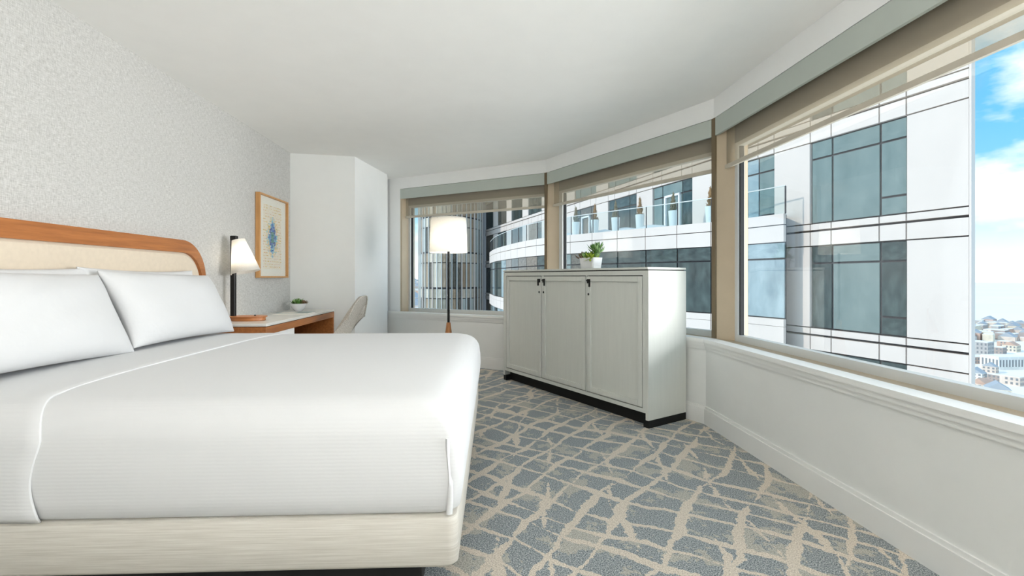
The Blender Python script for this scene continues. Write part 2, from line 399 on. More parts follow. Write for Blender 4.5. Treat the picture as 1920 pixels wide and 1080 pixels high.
# ------------------------------------------------------------------ roller shades
names = ['roller shade over the window with the open sky, beside the long low wall', 'roller shade over the window behind the cabinet', 'roller shade over the window behind the floor lamp']
for i in range(3):
    r = thing('roller_shade', 'translucent beige ' + names[i], 'shade', group='roller shades'); L = (PL[i + 1] - PL[i]).length
    a = .03 if i else .0; b = .03 if i < 2 else .0
    strip(MB(), i, 0.0, -.02, 2.165, LINT - .004, .022 if i else 0, .022 if i < 2 else 0).build('fascia', M['fascia'], r)
    sa = .028 if i else .02; sb = .062 if i < 2 else .05
    strip(MB(), i, -.060, -.0615, 1.93, LINT - .03, sa, sb).build('fabric', M['shade'], r)
    strip(MB(), i, -.052, -.069, 1.905, 1.934, sa, sb).build('hem_bar', M['hem'], r)
    # roller tube hidden behind the fascia
    p0 = PL[i].lerp(PL[i + 1], .06); p1 = PL[i].lerp(PL[i + 1], .94); nn = Vector((-(p1 - p0).y, (p1 - p0).x)).normalized() * -.055
    MB().tube([(p0.x + nn.x, p0.y + nn.y, 2.25), (p1.x + nn.x, p1.y + nn.y, 2.25)], .025, 12).build('roller_tube', M['shade'], r)

# ------------------------------------------------------------------ bed
BA = math.radians(2.2)
BL, BW = 1.965, 1.985
ca, sa_ = math.cos(BA), math.sin(BA)
BO = Vector((-.169, 1.477)) - Vector((ca, sa_)) * BL        # head-near corner; local x to the foot, local y away
def rrect(x0, x1, y0, y1, r, z, n=6):
    pts = []
    for cx, cy, a0 in ((x1 - r, y0 + r, -PI / 2), (x1 - r, y1 - r, 0), (x0 + r, y1 - r, PI / 2), (x0 + r, y0 + r, PI)):
        for k in range(n + 1):
            a = a0 + PI / 2 * k / n; pts.append((cx + r * math.cos(a), cy + r * math.sin(a), z))
    return pts
def softbox(mb, x0, x1, y0, y1, prof, r0, rk=.7, n=6):
    """prof: (inset, z) rings"""
    return mb.loft([rrect(x0 + d, x1 - d, y0 + d, y1 - d, max(.012, r0 + min(d, .13) * rk), z, n) for d, z in prof])
bed = thing('bed', 'king bed base in striped oatmeal fabric under the white duvet', 'bed', (BO.x, BO.y, 0), BA)
softbox(MB(), 0, BL, 0, BW, [(.03, .192), (.008, .196), (0, .208), (0, .33), (.006, .35), (.03, .358)], .03).build('base', M['base_fab'], bed, True)
autosmooth(bed.children[0], 50)
MB().box(.05, BL - .12, .06, BW - .06, .11, .193).build('under_frame', M['plinth'], bed)
for lx in (.15, BL - .15):
    for ly in (.1, BW - .1):
        MB().box(lx - .025, lx + .025, ly - .025, ly + .025, 0, .193, bev=.004).build('leg', M['grey_leg'], bed)
dv = thing('duvet', 'smooth white duvet tucked over the mattress with a turned back sheet', 'bedding', (BO.x, BO.y, 0), BA)
rt = .13
prof = [(.05, .357), (.022, .359), (.008, .372), (.0, .42), (-.006, .49), (-.004, .55), (0, .71 - rt)]
for k in range(1, 9):
    a = PI / 2 * k / 8; prof.append((rt * (1 - math.cos(a)), .71 - rt + rt * math.sin(a)))
prof += [(.25, .716), (.5, .72), (.8, .722)]
d_ = softbox(MB(), .02, BL + .012, .0, BW, prof, .045, .55, 8).build('cover', M['linen'], dv, True)
autosmooth(d_, 60)
# mitred corner fold at the foot (flap of cloth folded down along the near vertical edge)
fl_ = MB(); rows = 14
ring = []
for k in range(rows + 1):
    f = k / rows; z = .364 + f * .235; x = BL - .028 + .004 * math.sin(f * 5); wd = .005 + .003 * (1 - f)
    ring.append([(x - wd, -.002, z), (x, -.0075 - .002 * math.sin(f * 3), z), (x + wd * 1.5, -.002, z), (x + wd, .02, z), (x - wd, .02, z)])
autosmooth(fl_.loft(ring).build('corner_fold', M['linen'], dv, True), 80)
# turned-back sheet: band wrapped over the duvet
def cover_section(n_side=10, n_arc=8, n_top=26):
    pts = []
    for k in range(n_side): 
        f = k / n_side; z = .352 + f * (.71 - rt - .352); pts.append((-.005 - .006 * math.sin(f * PI) + (.02 if k == 0 else 0), z))
    for k in range(n_arc + 1):
        a = PI / 2 * k / n_arc; pts.append((rt * (1 - math.cos(a)) - .005 * math.cos(a), .71 - rt + rt * math.sin(a) + .005 * math.sin(a)))
    y0 = pts[-1][0]
    for k in range(1, n_top):
        f = k / n_top; y = y0 + (BW - 2 * y0) * f; pts.append((y, .7155 + .012 * math.sin(f * PI)))
    pts += [(BW - y, z) for y, z in reversed(pts[:n_side + n_arc + 1])]
    return pts
sec = cover_section(); sb = MB(); V = []; Fc = []
nx = 16
ns = len(sec); cen = Vector((BW / 2, .45))
for j, (y, z) in enumerate(sec):
    wy = min(y, BW - y)
    xe = .60 + .12 * math.exp(-max(0, wy + .01) / .12)
    if z < .6: xe -= .03 * math.sin((.6 - z) / .25 * PI)  # sways a little down the side
    nrm = Vector((0, 1)) if .12 < y < BW - .12 else (Vector((y, z)) - Vector((min(max(y, rt), BW - rt), min(z, .71 - rt)))).normalized()
    for k in range(nx + 4):
        if k < nx: x = .06 + (xe - .06) * k / (nx - 1); dd = 0
        else:
            q = (k - nx + 1) / 4; a = q * PI / 2; x = xe + .002 * math.sin(a); dd = -.007 * (1 - math.cos(a))
        wv = .0015 * math.sin(x * 21 + y * 5)
        V.append((x, y + nrm.x * (dd + wv), z + nrm.y * (dd + wv * .5)))
m_ = nx + 4
for j in range(ns - 1):
    for k in range(m_ - 1): Fc.append((j * m_ + k, j * m_ + k + 1, (j + 1) * m_ + k + 1, (j + 1) * m_ + k))
fs = mesh('turned_sheet', V, Fc, M['linen'], dv, True)
so = fs.modifiers.new('thick', 'SOLIDIFY'); so.thickness = .004; so.offset = -1

# headboard: on the left wall
HBA = math.atan(.058)
def wl_local(y):  # empties placed on the left wall: local x out of the wall, local y along it (away)
    return (WLX(y), y, 0)
hb = thing('headboard', 'arched headboard with honey oak rim and beige upholstered panel', 'headboard', wl_local(1.36), HBA)
hb.location.z = 0
LH = (3.50 - 1.36) / math.cos(HBA); R_ = .27; top = 1.355
def arch(ins, r, n=14, bot=.25):
    pts = [(ins, bot), (ins, top - ins - r)]
    for k in range(1, n + 1):
        a = PI - PI / 2 * k / n; pts.append((ins + r + r * math.cos(a), top - ins - r + r * math.sin(a)))
    for k in range(n + 1):
        a = PI / 2 - PI / 2 * k / n; pts.append((LH - ins - r + r * math.cos(a), top - ins - r + r * math.sin(a)))
    pts.append((LH - ins, bot)); return pts
def arch_in(n=14, bot=.25):
    t, sd_ = .085, .045; rx, rz = .215, .205; pts = [(sd_, bot), (sd_, top - t - rz)]
    for k in range(1, n + 1):
        a = PI - PI / 2 * k / n; pts.append((sd_ + rx + rx * math.cos(a), top - t - rz + rz * math.sin(a)))
    for k in range(n + 1):
        a = PI / 2 - PI / 2 * k / n; pts.append((LH - sd_ - rx + rx * math.cos(a), top - t - rz + rz * math.sin(a)))
    pts.append((LH - sd_, bot)); return pts
ao, ai = arch(0, R_), arch_in(); rings = []
for (o_, i_) in zip(ao, ai):
    rings.append([(.004, o_[0], o_[1]), (.056, o_[0], o_[1]), (.056, i_[0], i_[1]), (.004, i_[0], i_[1])])
autosmooth(MB().loft(rings).build('oak_rim', M['oak'], hb), 30)
pan = MB(); pan.loft([[(.004, y, z) for y, z in ai], [(.036, y, z) for y, z in ai], [(.045, LH / 2 + (y - LH / 2) * .985, .25 + (z - .25) * .985) for y, z in ai]])
pan.build('upholstered_panel', M['uph'], hb)

# pillows
def pillow(name, label, w, h, t, loc, rot, seed, group):
    rnd = random.Random(seed); V = []; Fc = []; n = 22; ph = [rnd.uniform(0, 6) for _ in range(6)]
    def pos(u, v, s):
        e = (1 - abs(u) ** 3.2) * (1 - abs(v) ** 3.0); th = t * .5 * max(0, e) ** .55
        pin = 1 - .055 * (1 - abs(v) ** 2) * abs(u) ** 3; pin2 = 1 - .07 * (1 - abs(u) ** 2) * abs(v) ** 3
        wr = .006 * math.sin(5 * u + ph[0] + 2 * v) * e + .004 * math.sin(9 * v + ph[1] - 3 * u) * e
        return (u * w / 2 * pin, v * h / 2 * pin2, s * (th + .004) + wr)
    for s in (1, -1):
        for i in range(n + 1):
            for j in range(n + 1):
                u = math.sin((i / n * 2 - 1) * PI / 2 * .98) / math.sin(PI / 2 * .98); v = math.sin((j / n * 2 - 1) * PI / 2 * .98) / math.sin(PI / 2 * .98)
                V.append(pos(u, v, s))
    N = (n + 1) ** 2
    for i in range(n):
        for j in range(n):
            a = i * (n + 1) + j; Fc.append((a, a + n + 1, a + n + 2, a + 1)); a += N; Fc.append((a, a + 1, a + n + 2, a + n + 1))
    edge = [j for j in range(n + 1)] + [i * (n + 1) + n for i in range(1, n + 1)] + [n * (n + 1) + j for j in range(n - 1, -1, -1)] + [i * (n + 1) for i in range(n - 1, 0, -1)]
    for k in range(len(edge)):
        a, b = edge[k], edge[(k + 1) % len(edge)]; Fc.append((a, b, b + N, a + N))
    o = mesh(name, V, Fc, M['pillow'], None, True); o.location = loc; o.rotation_euler = rot
    return tag(o, label, 'pillow', group)
def lean(yc, xb, xt, zb, zt, dx=0):
    """pillow frame: local x along the wall (+y world), local y up the lean, local z towards the room"""
    up = Vector((xt - xb, 0, zt - zb)).normalized(); al = Vector((-.058, 1, 0)).normalized(); out = al.cross(up).normalized()
    al = up.cross(out)
    return Matrix((al, up, out)).transposed().to_euler()
ro = lean(0, -1.93, -2.11, .74, 1.12)
pillow('pillow', 'plump white pillow leaning in front at the bed side away from the desk', .98, .43, .19, (-1.97, 1.90, .928), ro, 1, 'bed pillows')
pillow('pillow', 'plump white pillow leaning in front on the desk side of the bed', .93, .43, .19, (-2.01, 2.845, .928), ro, 2, 'bed pillows')
rb = lean(0, -2.12, -2.16, .74, 1.12)
pillow('pillow', 'white pillow mostly hidden behind the front pillow away from the desk', .95, .44, .12, (-2.10, 1.93, .93), rb, 3, 'bed pillows')
pillow('pillow', 'white pillow mostly hidden behind the front pillow on the desk side', .92, .44, .12, (-2.15, 2.80, .93), rb, 4, 'bed pillows')

# ------------------------------------------------------------------ cabinet
CA = math.atan2(.838, -.546); CLEN, CDEP, CH = 1.985, .43, 1.175
cab = thing('cabinet', 'pale sage wooden cabinet with three inset doors below the window', 'cabinet', (.9908, 3.447, 0), CA)
# local x along the front (0 = end nearest the long window wall), local y: 0 front, -depth back
th = .028; z0, z1 = .105, 1.150
MB().box(0, CLEN, -CDEP, .006, 1.158, CH, bev=.003).build('top', M['cab'], cab)
MB().box(.012, CLEN - .012, -CDEP + .012, -.008, 1.148, 1.160).build('shadow_gap', M['cab_gap'], cab)
MB().box(0, th, -CDEP, 0, .055, z1, bev=.002).build('side_panel', M['cab'], cab)
MB().box(CLEN - th, CLEN, -CDEP, 0, .055, z1, bev=.002).build('side_panel', M['cab'], cab)
cf = MB(); cf.box(th, CLEN - th, -CDEP, -CDEP + .012, z0, z1); cf.box(th, CLEN - th, -CDEP + .012, -.002, z0, z0 + .03); cf.box(th, CLEN - th, -CDEP + .012, -.002, z1 - .035, z1)
cf.box(th, .055, -.30, -.002, z0 + .03, z1 - .035); cf.box(CLEN - .055, CLEN - th, -.30, -.002, z0 + .03, z1 - .035)
cf.box(.03, CLEN - .03, -.030, -.026, z0 + .03, z1 - .035, 1)
cf.build('carcass', [M['cab'], M['cab_gap']], cab)
MB().box(.02, CLEN - .02, -CDEP + .01, -.07, .0, z0).build('plinth', M['plinth'], cab)
MB().box(.0, .05, -CDEP + .004, -.004, .0, .054).build('foot', M['plinth'], cab)
MB().box(CLEN - .05, CLEN, -CDEP + .004, -.004, .0, .054).build('foot', M['plinth'], cab)
def door(x0, x1, hx):
    d = MB(); a, b = z0 + .037, z1 - .042; f = .042
    d.box(x0, x0 + f, -.022, -.001, a, b, bev=.002); d.box(x1 - f, x1, -.022, -.001, a, b, bev=.002)
    d.box(x0 + f, x1 - f, -.022, -.001, a, a + f, bev=.002); d.box(x0 + f, x1 - f, -.022, -.001, b - f, b, bev=.002)
    o = d.build('door', M['cab'], cab)
    MB().box(x0 + f - .002, x1 - f + .002, -.021, -.014, a + f - .002, b - f + .002).build('door_panel', M['cab'], o)
    # latch: plate with folded pull, and a keyhole disc
    s = 1 if hx > (x0 + x1) / 2 else -1
    k = MB(); k.box(hx - .014, hx + .014, -.001, .006, b - .058, b - .022); k.box(hx - .014 * s - .006, hx - .014 * s + .006, -.001, .010, b - .088, b - .022) ; k.box(hx - .016, hx + .016, .004, .012, b - .042, b - .028)
    k.build('latch', M['black'], o)
    kk = MB(); kk.loft([[(hx + .007 * math.cos(2 * PI * j / 12), y, b - .15 + .010 * math.sin(2 * PI * j / 12)) for j in range(12)] for y in (-.001, .005)])
    kk.build('keyhole', M['black'], o)
D = [(.062, .661), (.687, 1.287), (1.313, CLEN - .062)]
door(D[0][0], D[0][1], D[0][1] - .022); door(D[1][0], D[1][1], D[1][1] - .022); door(D[2][0], D[2][1], D[2][0] + .022)
for x in (.674, 1.30): MB().box(x - .0055, x + .0055, -.30, -.006, z0 + .03, z1 - .035).build('divider', M['cab'], cab)
cmat = Matrix.Translation((.9908, 3.447, 0)) @ Matrix.Rotation(CA, 4, 'Z')

# succulents
def leaf(L, w, curl, t=.25):
    """fleshy pointed leaf along +x, curling up"""
    rings = []
    for k in range(6):
        f = k / 5; x = L * f; ww = w * (math.sin(PI * (f * .82 + .16)) ** .8) * (1 if k < 5 else .12); z = curl * f * f * L
        rings.append([(x, ww * math.cos(2 * PI * j / 6), z + ww * t * math.sin(2 * PI * j / 6)) for j in range(6)])
    b = MB(); b.loft(rings); return b
def rosette(n, L, w, tilt0, tilt1, seed, rings=2):
    rnd = random.Random(seed); out = MB()
    for i in range(n):
        f = i / max(1, n - 1); a = i * 2.39996 + rnd.uniform(-.1, .1); el = tilt0 + (tilt1 - tilt0) * f + rnd.uniform(-.1, .1)
        b = leaf(L * (1 - .35 * f) * rnd.uniform(.85, 1.1), w * (1 - .2 * f), .25)
        m = Matrix.Rotation(a, 4, 'Z') @ Matrix.Rotation(-el, 4, 'Y')
        out.add([m @ v for v in b.V], b.F)
    return out
def place(b, loc): 
    b.V = [v + Vector(loc) for v in b.V]; return b
pc = cmat @ Vector((.83, -.20, CH))
pp = thing('succulent_pot', 'white oblong ceramic planter of mixed succulents standing on the cabinet', 'plant', tuple(pc), CA)
po = MB(); po.loft([rrect(-.088 * k, .088 * k, -.055 * k, .055 * k, .018 * k, z, 5) for k, z in ((.92, 0), (.95, .004), (1.04, .06), (1.1, .098), (1.1, .1), (1.02, .1), (1.0, .084))])
autosmooth(po.build('pot', M['ceramic'], pp), 50)
po = MB(); po.loft([rrect(-.086, .086, -.053, .053, .016, z, 4) for z in (.07, .0855)]); po.build('soil', M['soil'], pp)
for (x, y, z, n, L, w, t0, t1, mm, sd_) in ((.078, .02, .088, 16, .075, .013, .0, 1.3, 'leaf4', 1), (.05, .0, .088, 18, .07, .016, .2, 1.4, 'leaf2', 2), (.035, .03, .09, 14, .06, .014, .1, 1.3, 'leaf3', 3),
                                       (.0, .0, .088, 16, .06, .013, .2, 1.4, 'leaf2', 4), (-.03, .03, .09, 22, .07, .012, -.2, 1.3, 'leaf1', 5), (-.015, -.03, .09, 18, .06, .013, .1, 1.3, 'leaf1', 6)):
    place(rosette(n, L * 1.35, w * 1.1, t0, t1, sd_), (x * 1.15, y, z)).build('rosette', M[mm], pp, True)
# the tall upright succulent with several heads
for q, (dx, dy, dz, L) in enumerate(((-.06, 0, .05, .085), (-.09, .01, .075, .085), (-.075, -.02, .10, .08), (-.11, 0, .06, .08), (-.05, .02, .09, .07))):
    MB().tube([(-.06, 0, .085), (dx * .8, dy, .085 + dz * .5), (dx, dy, .085 + dz)], .006, 6).build('stem', M['leaf3'], pp)
    place(rosette(16, L * 1.1, .011, .25, 1.45, 20 + q), (dx, dy, .085 + dz * .9)).build('rosette', M['leaf3' if q % 2 else 'leaf2'], pp, True)
place(rosette(6, .085, .010, -.9, -.4, 40), (-.045, .045, .098)).build('trailing_leaves', M['leaf1'], pp, True)

# ------------------------------------------------------------------ desk
DZ = .752
dk = thing('desk', 'oak desk with white stone top running along the wall beside the bed', 'desk', (WLX(3.53), 3.53, 0), HBA)
DL, DD = 1.62, .475          # local x: out of the wall, local y: along the wall
MB().box(.004, DD, 0, DL, DZ - .022, DZ, bev=.003).build('top', M['quartz'], dk)
MB().box(.006, DD - .004, .004, DL - .004, DZ - .026, DZ - .0215).build('shadow_gap', M['cab_gap'], dk)
ap = MB(); ap.box(.006, DD - .002, .002, DL - .002, DZ - .085, DZ - .026, bev=.002); ap.build('apron', M['oak'], dk)
MB().box(.006, DD - .004, DL - .03, DL, 0, DZ - .085, bev=.002).build('end_panel', M['oak'], dk)
MB().box(.006, DD - .03, .56, .585, 0, DZ - .085, bev=.002).build('side_panel', M['oak'], dk)
MB().box(.006, DD - .03, .01, .035, 0, DZ - .085, bev=.002).build('side_panel', M['oak'], dk)
MB().box(.006, .02, .586, DL - .03, .25, DZ - .085).build('back_panel', M['oak'], dk)
dr = MB(); dr.box(.02, DD - .012, .036, .559, .40, DZ - .088, bev=.002); dr.build('drawer', M['paint'], dk)
MB().box(DD - .013, DD + .006, .25, .35, .60, .615, bev=.003).build('handle', M['black'], dk.children[-1])
MB().box(.02, DD - .012, .036, .559, .06, .397, bev=.002).build('drawer', M['paint'], dk)
# table lamp
tl = thing('table_lamp', 'table lamp with black post, oak tray base and tilted white shade on the desk', 'lamp', (-2.135, 3.83, DZ), HBA)
bs = MB(); bs.lathe([(.135, 0), (.14, .004), (.14, .024), (.136, .03)], n=40, sy=.62); bs.lathe([(.132, .030), (.132, .0305)], n=40, sy=.6); autosmooth(bs.build('base', M['oakx'], tl), 40)
MB().lathe([(.152, .030), (.152, .036), (.146, .037)], n=40, sy=.66).build('tray_rim', M['oakx'], tl)
MB().box(-.128, -.092, -.016, .016, .03, .655, bev=.004).build('post', M['black'], tl)
MB().box(-.128, -.080, -.02, .02, .645, .683, bev=.004).build('cap', M['black'], tl)
MB().lathe([(.008, .037), (.007, .046)], c=(.06, 0), n=12).build('switch', M['black'], tl)
ha = math.asin(.060 / .275); ax = Vector((math.sin(ha), 0, -math.cos(ha))); ux = Vector((math.cos(ha), 0, math.sin(ha))); uy = Vector((0, 1, 0))
tp = Vector((-.118, 0, .64)) + ux * .048; Ls = .275 * math.cos(ha)
def ringc(c, r, n=32): return [c + ux * r * math.cos(2 * PI * j / n) + uy * r * math.sin(2 * PI * j / n) for j in range(n)]
shp = MB(); shp.loft([ringc(tp, .048), ringc(tp + ax * Ls, .108), ringc(tp + ax * Ls, .105), ringc(tp, .045)], cap=False); shp.build('shade', M['lshade'], tl, True)
MB().tube([tp + ax * .02 - ux * .046, tp + ax * .02 + ux * .046], .003, 6).build('shade_spider', M['black'], tl)
MB().tube([tp + ax * .02, tp + ax * .10], [.012, .018], 10).build('lamp_holder', M['black'], tl)
bl = bpy.data.lights.new('bulb_light', 'POINT'); bl.energy = 1.6; bl.color = (1, .88, .72); bl.shadow_soft_size = .03
b_ = bpy.data.objects.new('bulb_light', bl); b_.location = tp + ax * .16; link(b_, tl)
# book and bowl on the desk
bk = thing('magazine', 'thin grey magazine lying flat on the desk', 'book', (-2.09, 4.565, DZ), math.radians(5))
MB().box(-.155, .155, -.115, .115, 0, .010).build('pages', M['paper'], bk)
MB().box(-.158, .158, -.118, .118, .010, .012).build('cover', M['cover'], bk)
MB().box(-.12, .02, -.085, .07, .012, .0124).build('cover_print', M['paper'], bk)
sp_ = thing('succulent_bowl', 'small white bowl of succulents on the desk by the grey wall', 'plant', (-2.215, 4.92, DZ), 0)
autosmooth(MB().lathe([(.034, 0), (.036, .003), (.066, .036), (.084, .075), (.085, .078), (.080, .078), (.074, .060), (.0, .055)], n=28, cap=False).build('bowl', M['ceramic'], sp_), 50)
MB().lathe([(.072, .05), (.077, .068)], n=20).build('soil', M['soil'], sp_)
for (x, y, n, L, w, mm, sd_) in ((-.035, 0, 20, .06, .013, 'leaf2', 51), (.0, .02, 22, .085, .013, 'leaf2', 52), (.01, -.03, 16, .06, .014, 'leaf2', 53), (.045, .0, 16, .055, .013, 'leaf4', 54), (.05, .03, 14, .06, .012, 'leaf4', 55), (-.01, -.01, 12, .09, .012, 'leaf3', 56)):
    place(rosette(n, L, w, .15, 1.4, sd_), (x, y, .068)).build('rosette', M[mm], sp_, True)

# framed print on the left wall
fy0, fy1, fz0, fz1 = 4.365, 5.0, 1.095, 1.888
pf = thing('framed_print', 'oak framed abstract print with a blue stepped motif on the wall', 'picture', (WLX(fy0), fy0, fz0), HBA)
PW, PH = (fy1 - fy0) / math.cos(HBA), fz1 - fz0
fb = .016
for (a, b, c, d) in ((0, fb, 0, PH), (PW - fb, PW, 0, PH)): MB().box(.003, .047, a, b, c, d, bev=.002).build('frame_bar', M['frame_oak'], pf)
for (a, b, c, d) in ((fb, PW - fb, 0, fb), (fb, PW - fb, PH - fb, PH)): MB().box(.003, .047, a, b, c, d, bev=.002).build('frame_bar', M['frame_oak'], pf)
MB().box(.005, .02, fb, PW - fb, fb, PH - fb).build('mount', M['paper'], pf)
inks = [mat('ink_%d' % i, srgb(*c), .8, var=.1, scale=60) for i, c in enumerate(((240, 226, 204), (228, 196, 140), (226, 186, 164), (140, 196, 206), (70, 158, 200), (24, 100, 184), (20, 58, 140), (20, 120, 110), (222, 186, 70), (190, 100, 90)))]
pr = MB(); rnd = random.Random(5); cw, chh = .40, .62; nx_, nz_ = 26, 46
for r in range(nz_):
    for c in range(nx_):
        u = (c + .5) / nx_ * 2 - 1; v = (r + .5) / nz_ * 2 - 1
        d = math.hypot(u / .62, v / .56); ste = abs(round(u * 6.5) / 6.5) / .52 + abs(round(v * 7) / 7) / .60
        if ste < .5: k = rnd.choice((4, 5, 5, 5, 7))
        elif ste < .8: k = rnd.choice((4, 5, 5, 6, 3))
        elif ste < 1.05: k = rnd.choice((3, 4, 4, 3, 0))
        elif d < 1.1: k = rnd.choice((0, 1, 3, 8, 1, 2))
        else: k = rnd.choice((0, 0, 0, 1, 2, 0, 1, 8)) if r % 2 else 0
        if abs(u) < .14 and abs(v) < .16: k = 7
        if (.12 < abs(u) < .34) and (.14 < abs(v) < .26): k = 6
        y = PW / 2 - cw / 2 + cw * c / nx_; z = PH / 2 - chh / 2 + chh * r / nz_
        pr.add([(.0204, y, z + .002), (.0204, y + cw / nx_ - (.0015 if d > 1 else 0), z + .002), (.0204, y + cw / nx_ - (.0015 if d > 1 else 0), z + chh / nz_ - (.003 if d > .9 else 0)), (.0204, y, z + chh / nz_ - (.003 if d > .9 else 0))], [(0, 1, 2, 3)], k)
pr.build('print', inks, pf)
MB().box(.036, .038, fb - .002, PW - fb + .002, fb - .002, PH - fb + .002).build('glazing', M['glass'], pf)

# desk chair: curved upholstered shell facing the desk
ch = thing('desk_chair', 'speckled cream upholstered chair with curved back drawn up to the desk', 'chair', (-1.77, 4.62, 0), PI + math.radians(-8))
# local: faces +x ; back at -x
V = []; Fc = []; na, nz = 24, 12
def shellpt(a, f, o_):
    # a: -1..1 round the back, f: 0..1 up
    ang = a * .95; hh = .47 * (1 - .45 * abs(a) ** 2.6); z = .45 + hh * f
    R1 = .225 + o_ + .02 * f; bx = -.02 - .13 * f * f - .05 * f
    return (bx - R1 * math.cos(ang) * .85 + .05, R1 * math.sin(ang) * 1.05 * (1 - .18 * f * f), z)
for s, o_ in ((0, 0), (1, -.04)):
    for i in range(na + 1):
        for k in range(nz + 1):
            V.append(shellpt(i / na * 2 - 1, k / nz, o_))
N = (na + 1) * (nz + 1)
for i in range(na):
    for k in range(nz):
        a = i * (nz + 1) + k; Fc.append((a, a + 1, a + nz + 2, a + nz + 1)); a += N; Fc.append((a, a + nz + 1, a + nz + 2, a + 1))
ed = [k for k in range(nz + 1)] + [i * (nz + 1) + nz for i in range(1, na + 1)] + [na * (nz + 1) + k for k in range(nz - 1, -1, -1)] + [i * (nz + 1) for i in range(na - 1, 0, -1)]
for q in range(len(ed)):
    a, b = ed[q], ed[(q + 1) % len(ed)]; Fc.append((b, a, a + N, b + N))
mesh('backrest', V, Fc, M['chair'], ch, True)
MB().tube([Vector(shellpt(i / na * 2 - 1, 1, 0.0)) for i in range(na + 1)], .007, 6).build('piping', M['chair'], ch, True)
softbox(MB(), -.22, .26, -.24, .24, [(.04, .40), (.01, .405), (0, .42), (0, .46), (.02, .48), (.08, .488)], .08).build('seat', M['chair'], ch, True)
for lx, ly in ((.2, .19), (.2, -.19), (-.17, .17), (-.17, -.17)):
    MB().tube([(lx, ly, .405), (lx * 1.12, ly * 1.12, 0)], [.018, .012], 10).build('leg', M['oakz'], ch)

# floor lamp
fx, fy = -.682, 5.10
fp = thing('floor_lamp', 'floor lamp with white drum shade, black pole and tapered oak foot', 'lamp', (fx, fy, 0))
autosmooth(MB().lathe([(.15, 0), (.152, .01), (.146, .03), (.11, .10), (.075, .25), (.042, .45), (.028, .56), (.022, .612), (.018, .616)], n=28).build('foot', M['oakz'], fp), 50)
MB().lathe([(.013, .61), (.013, 1.66)], n=12).build('pole', M['black'], fp)
zb, zt = 1.366, 1.738
fs_ = MB(); fs_.lathe([(.203, zb), (.19, zt), (.187, zt), (.200, zb)], n=40, cap=False); fs_.build('shade', M['lshade'], fp, True)
fs2 = MB(); fs2.lathe([(.190, zt - .012), (.190, zt - .010)], n=40); fs2.build('diffuser', M['lshade'], fp)
for q in range(3):
    a = q * 2 * PI / 3; MB().tube([(0, 0, 1.655), (.19 * math.cos(a), .19 * math.sin(a), 1.72)], .003, 6).build('spoke', M['black'], fp)
bl = bpy.data.lights.new('bulb_light', 'POINT'); bl.energy = 5.0; bl.color = (1, .94, .87); bl.shadow_soft_size = .04
b_ = bpy.data.objects.new('bulb_light', bl); b_.location = (0.05, 0, 1.55); link(b_, fp)

# added fill lamp, unseen behind the camera: its light reaches the room off the ceiling
up_ = thing('fill_lamp', 'added slim black floor lamp, unseen behind the camera, filling the room with light', 'lamp', (1.35, -.6, 0))
autosmooth(MB().lathe([(.14, 0), (.14, .015), (.02, .025)], n=28).build('base', M['black'], up_), 40)
MB().lathe([(.011, .02), (.011, 1.42)], n=12).build('pole', M['black'], up_)
autosmooth(MB().lathe([(.02, 1.40), (.10, 1.43), (.19, 1.50), (.185, 1.50), (.09, 1.44), (.0, 1.43)], n=32, cap=False).build('bowl', M['ceramic'], up_), 60)
bl = bpy.data.lights.new('fill_light', 'AREA'); bl.shape = 'DISK'; bl.size = .3; bl.energy = 54; bl.color = (1, .985, .975)
b_ = bpy.data.objects.new('fill_light', bl); b_.location = (0, 0, 1.485); b_.rotation_euler = (PI, 0, 0); link(b_, up_)

# ------------------------------------------------------------------ outside: white panelled tower
C0 = Vector((10.57, 10.96)); TD = Vector((-.3337, .9427)); TA = math.atan2(TD.y, TD.x)
tw = thing('apartment_tower', 'white panelled apartment tower with grey green windows across the street', 'building', (C0.x, C0.y, 0), TA)
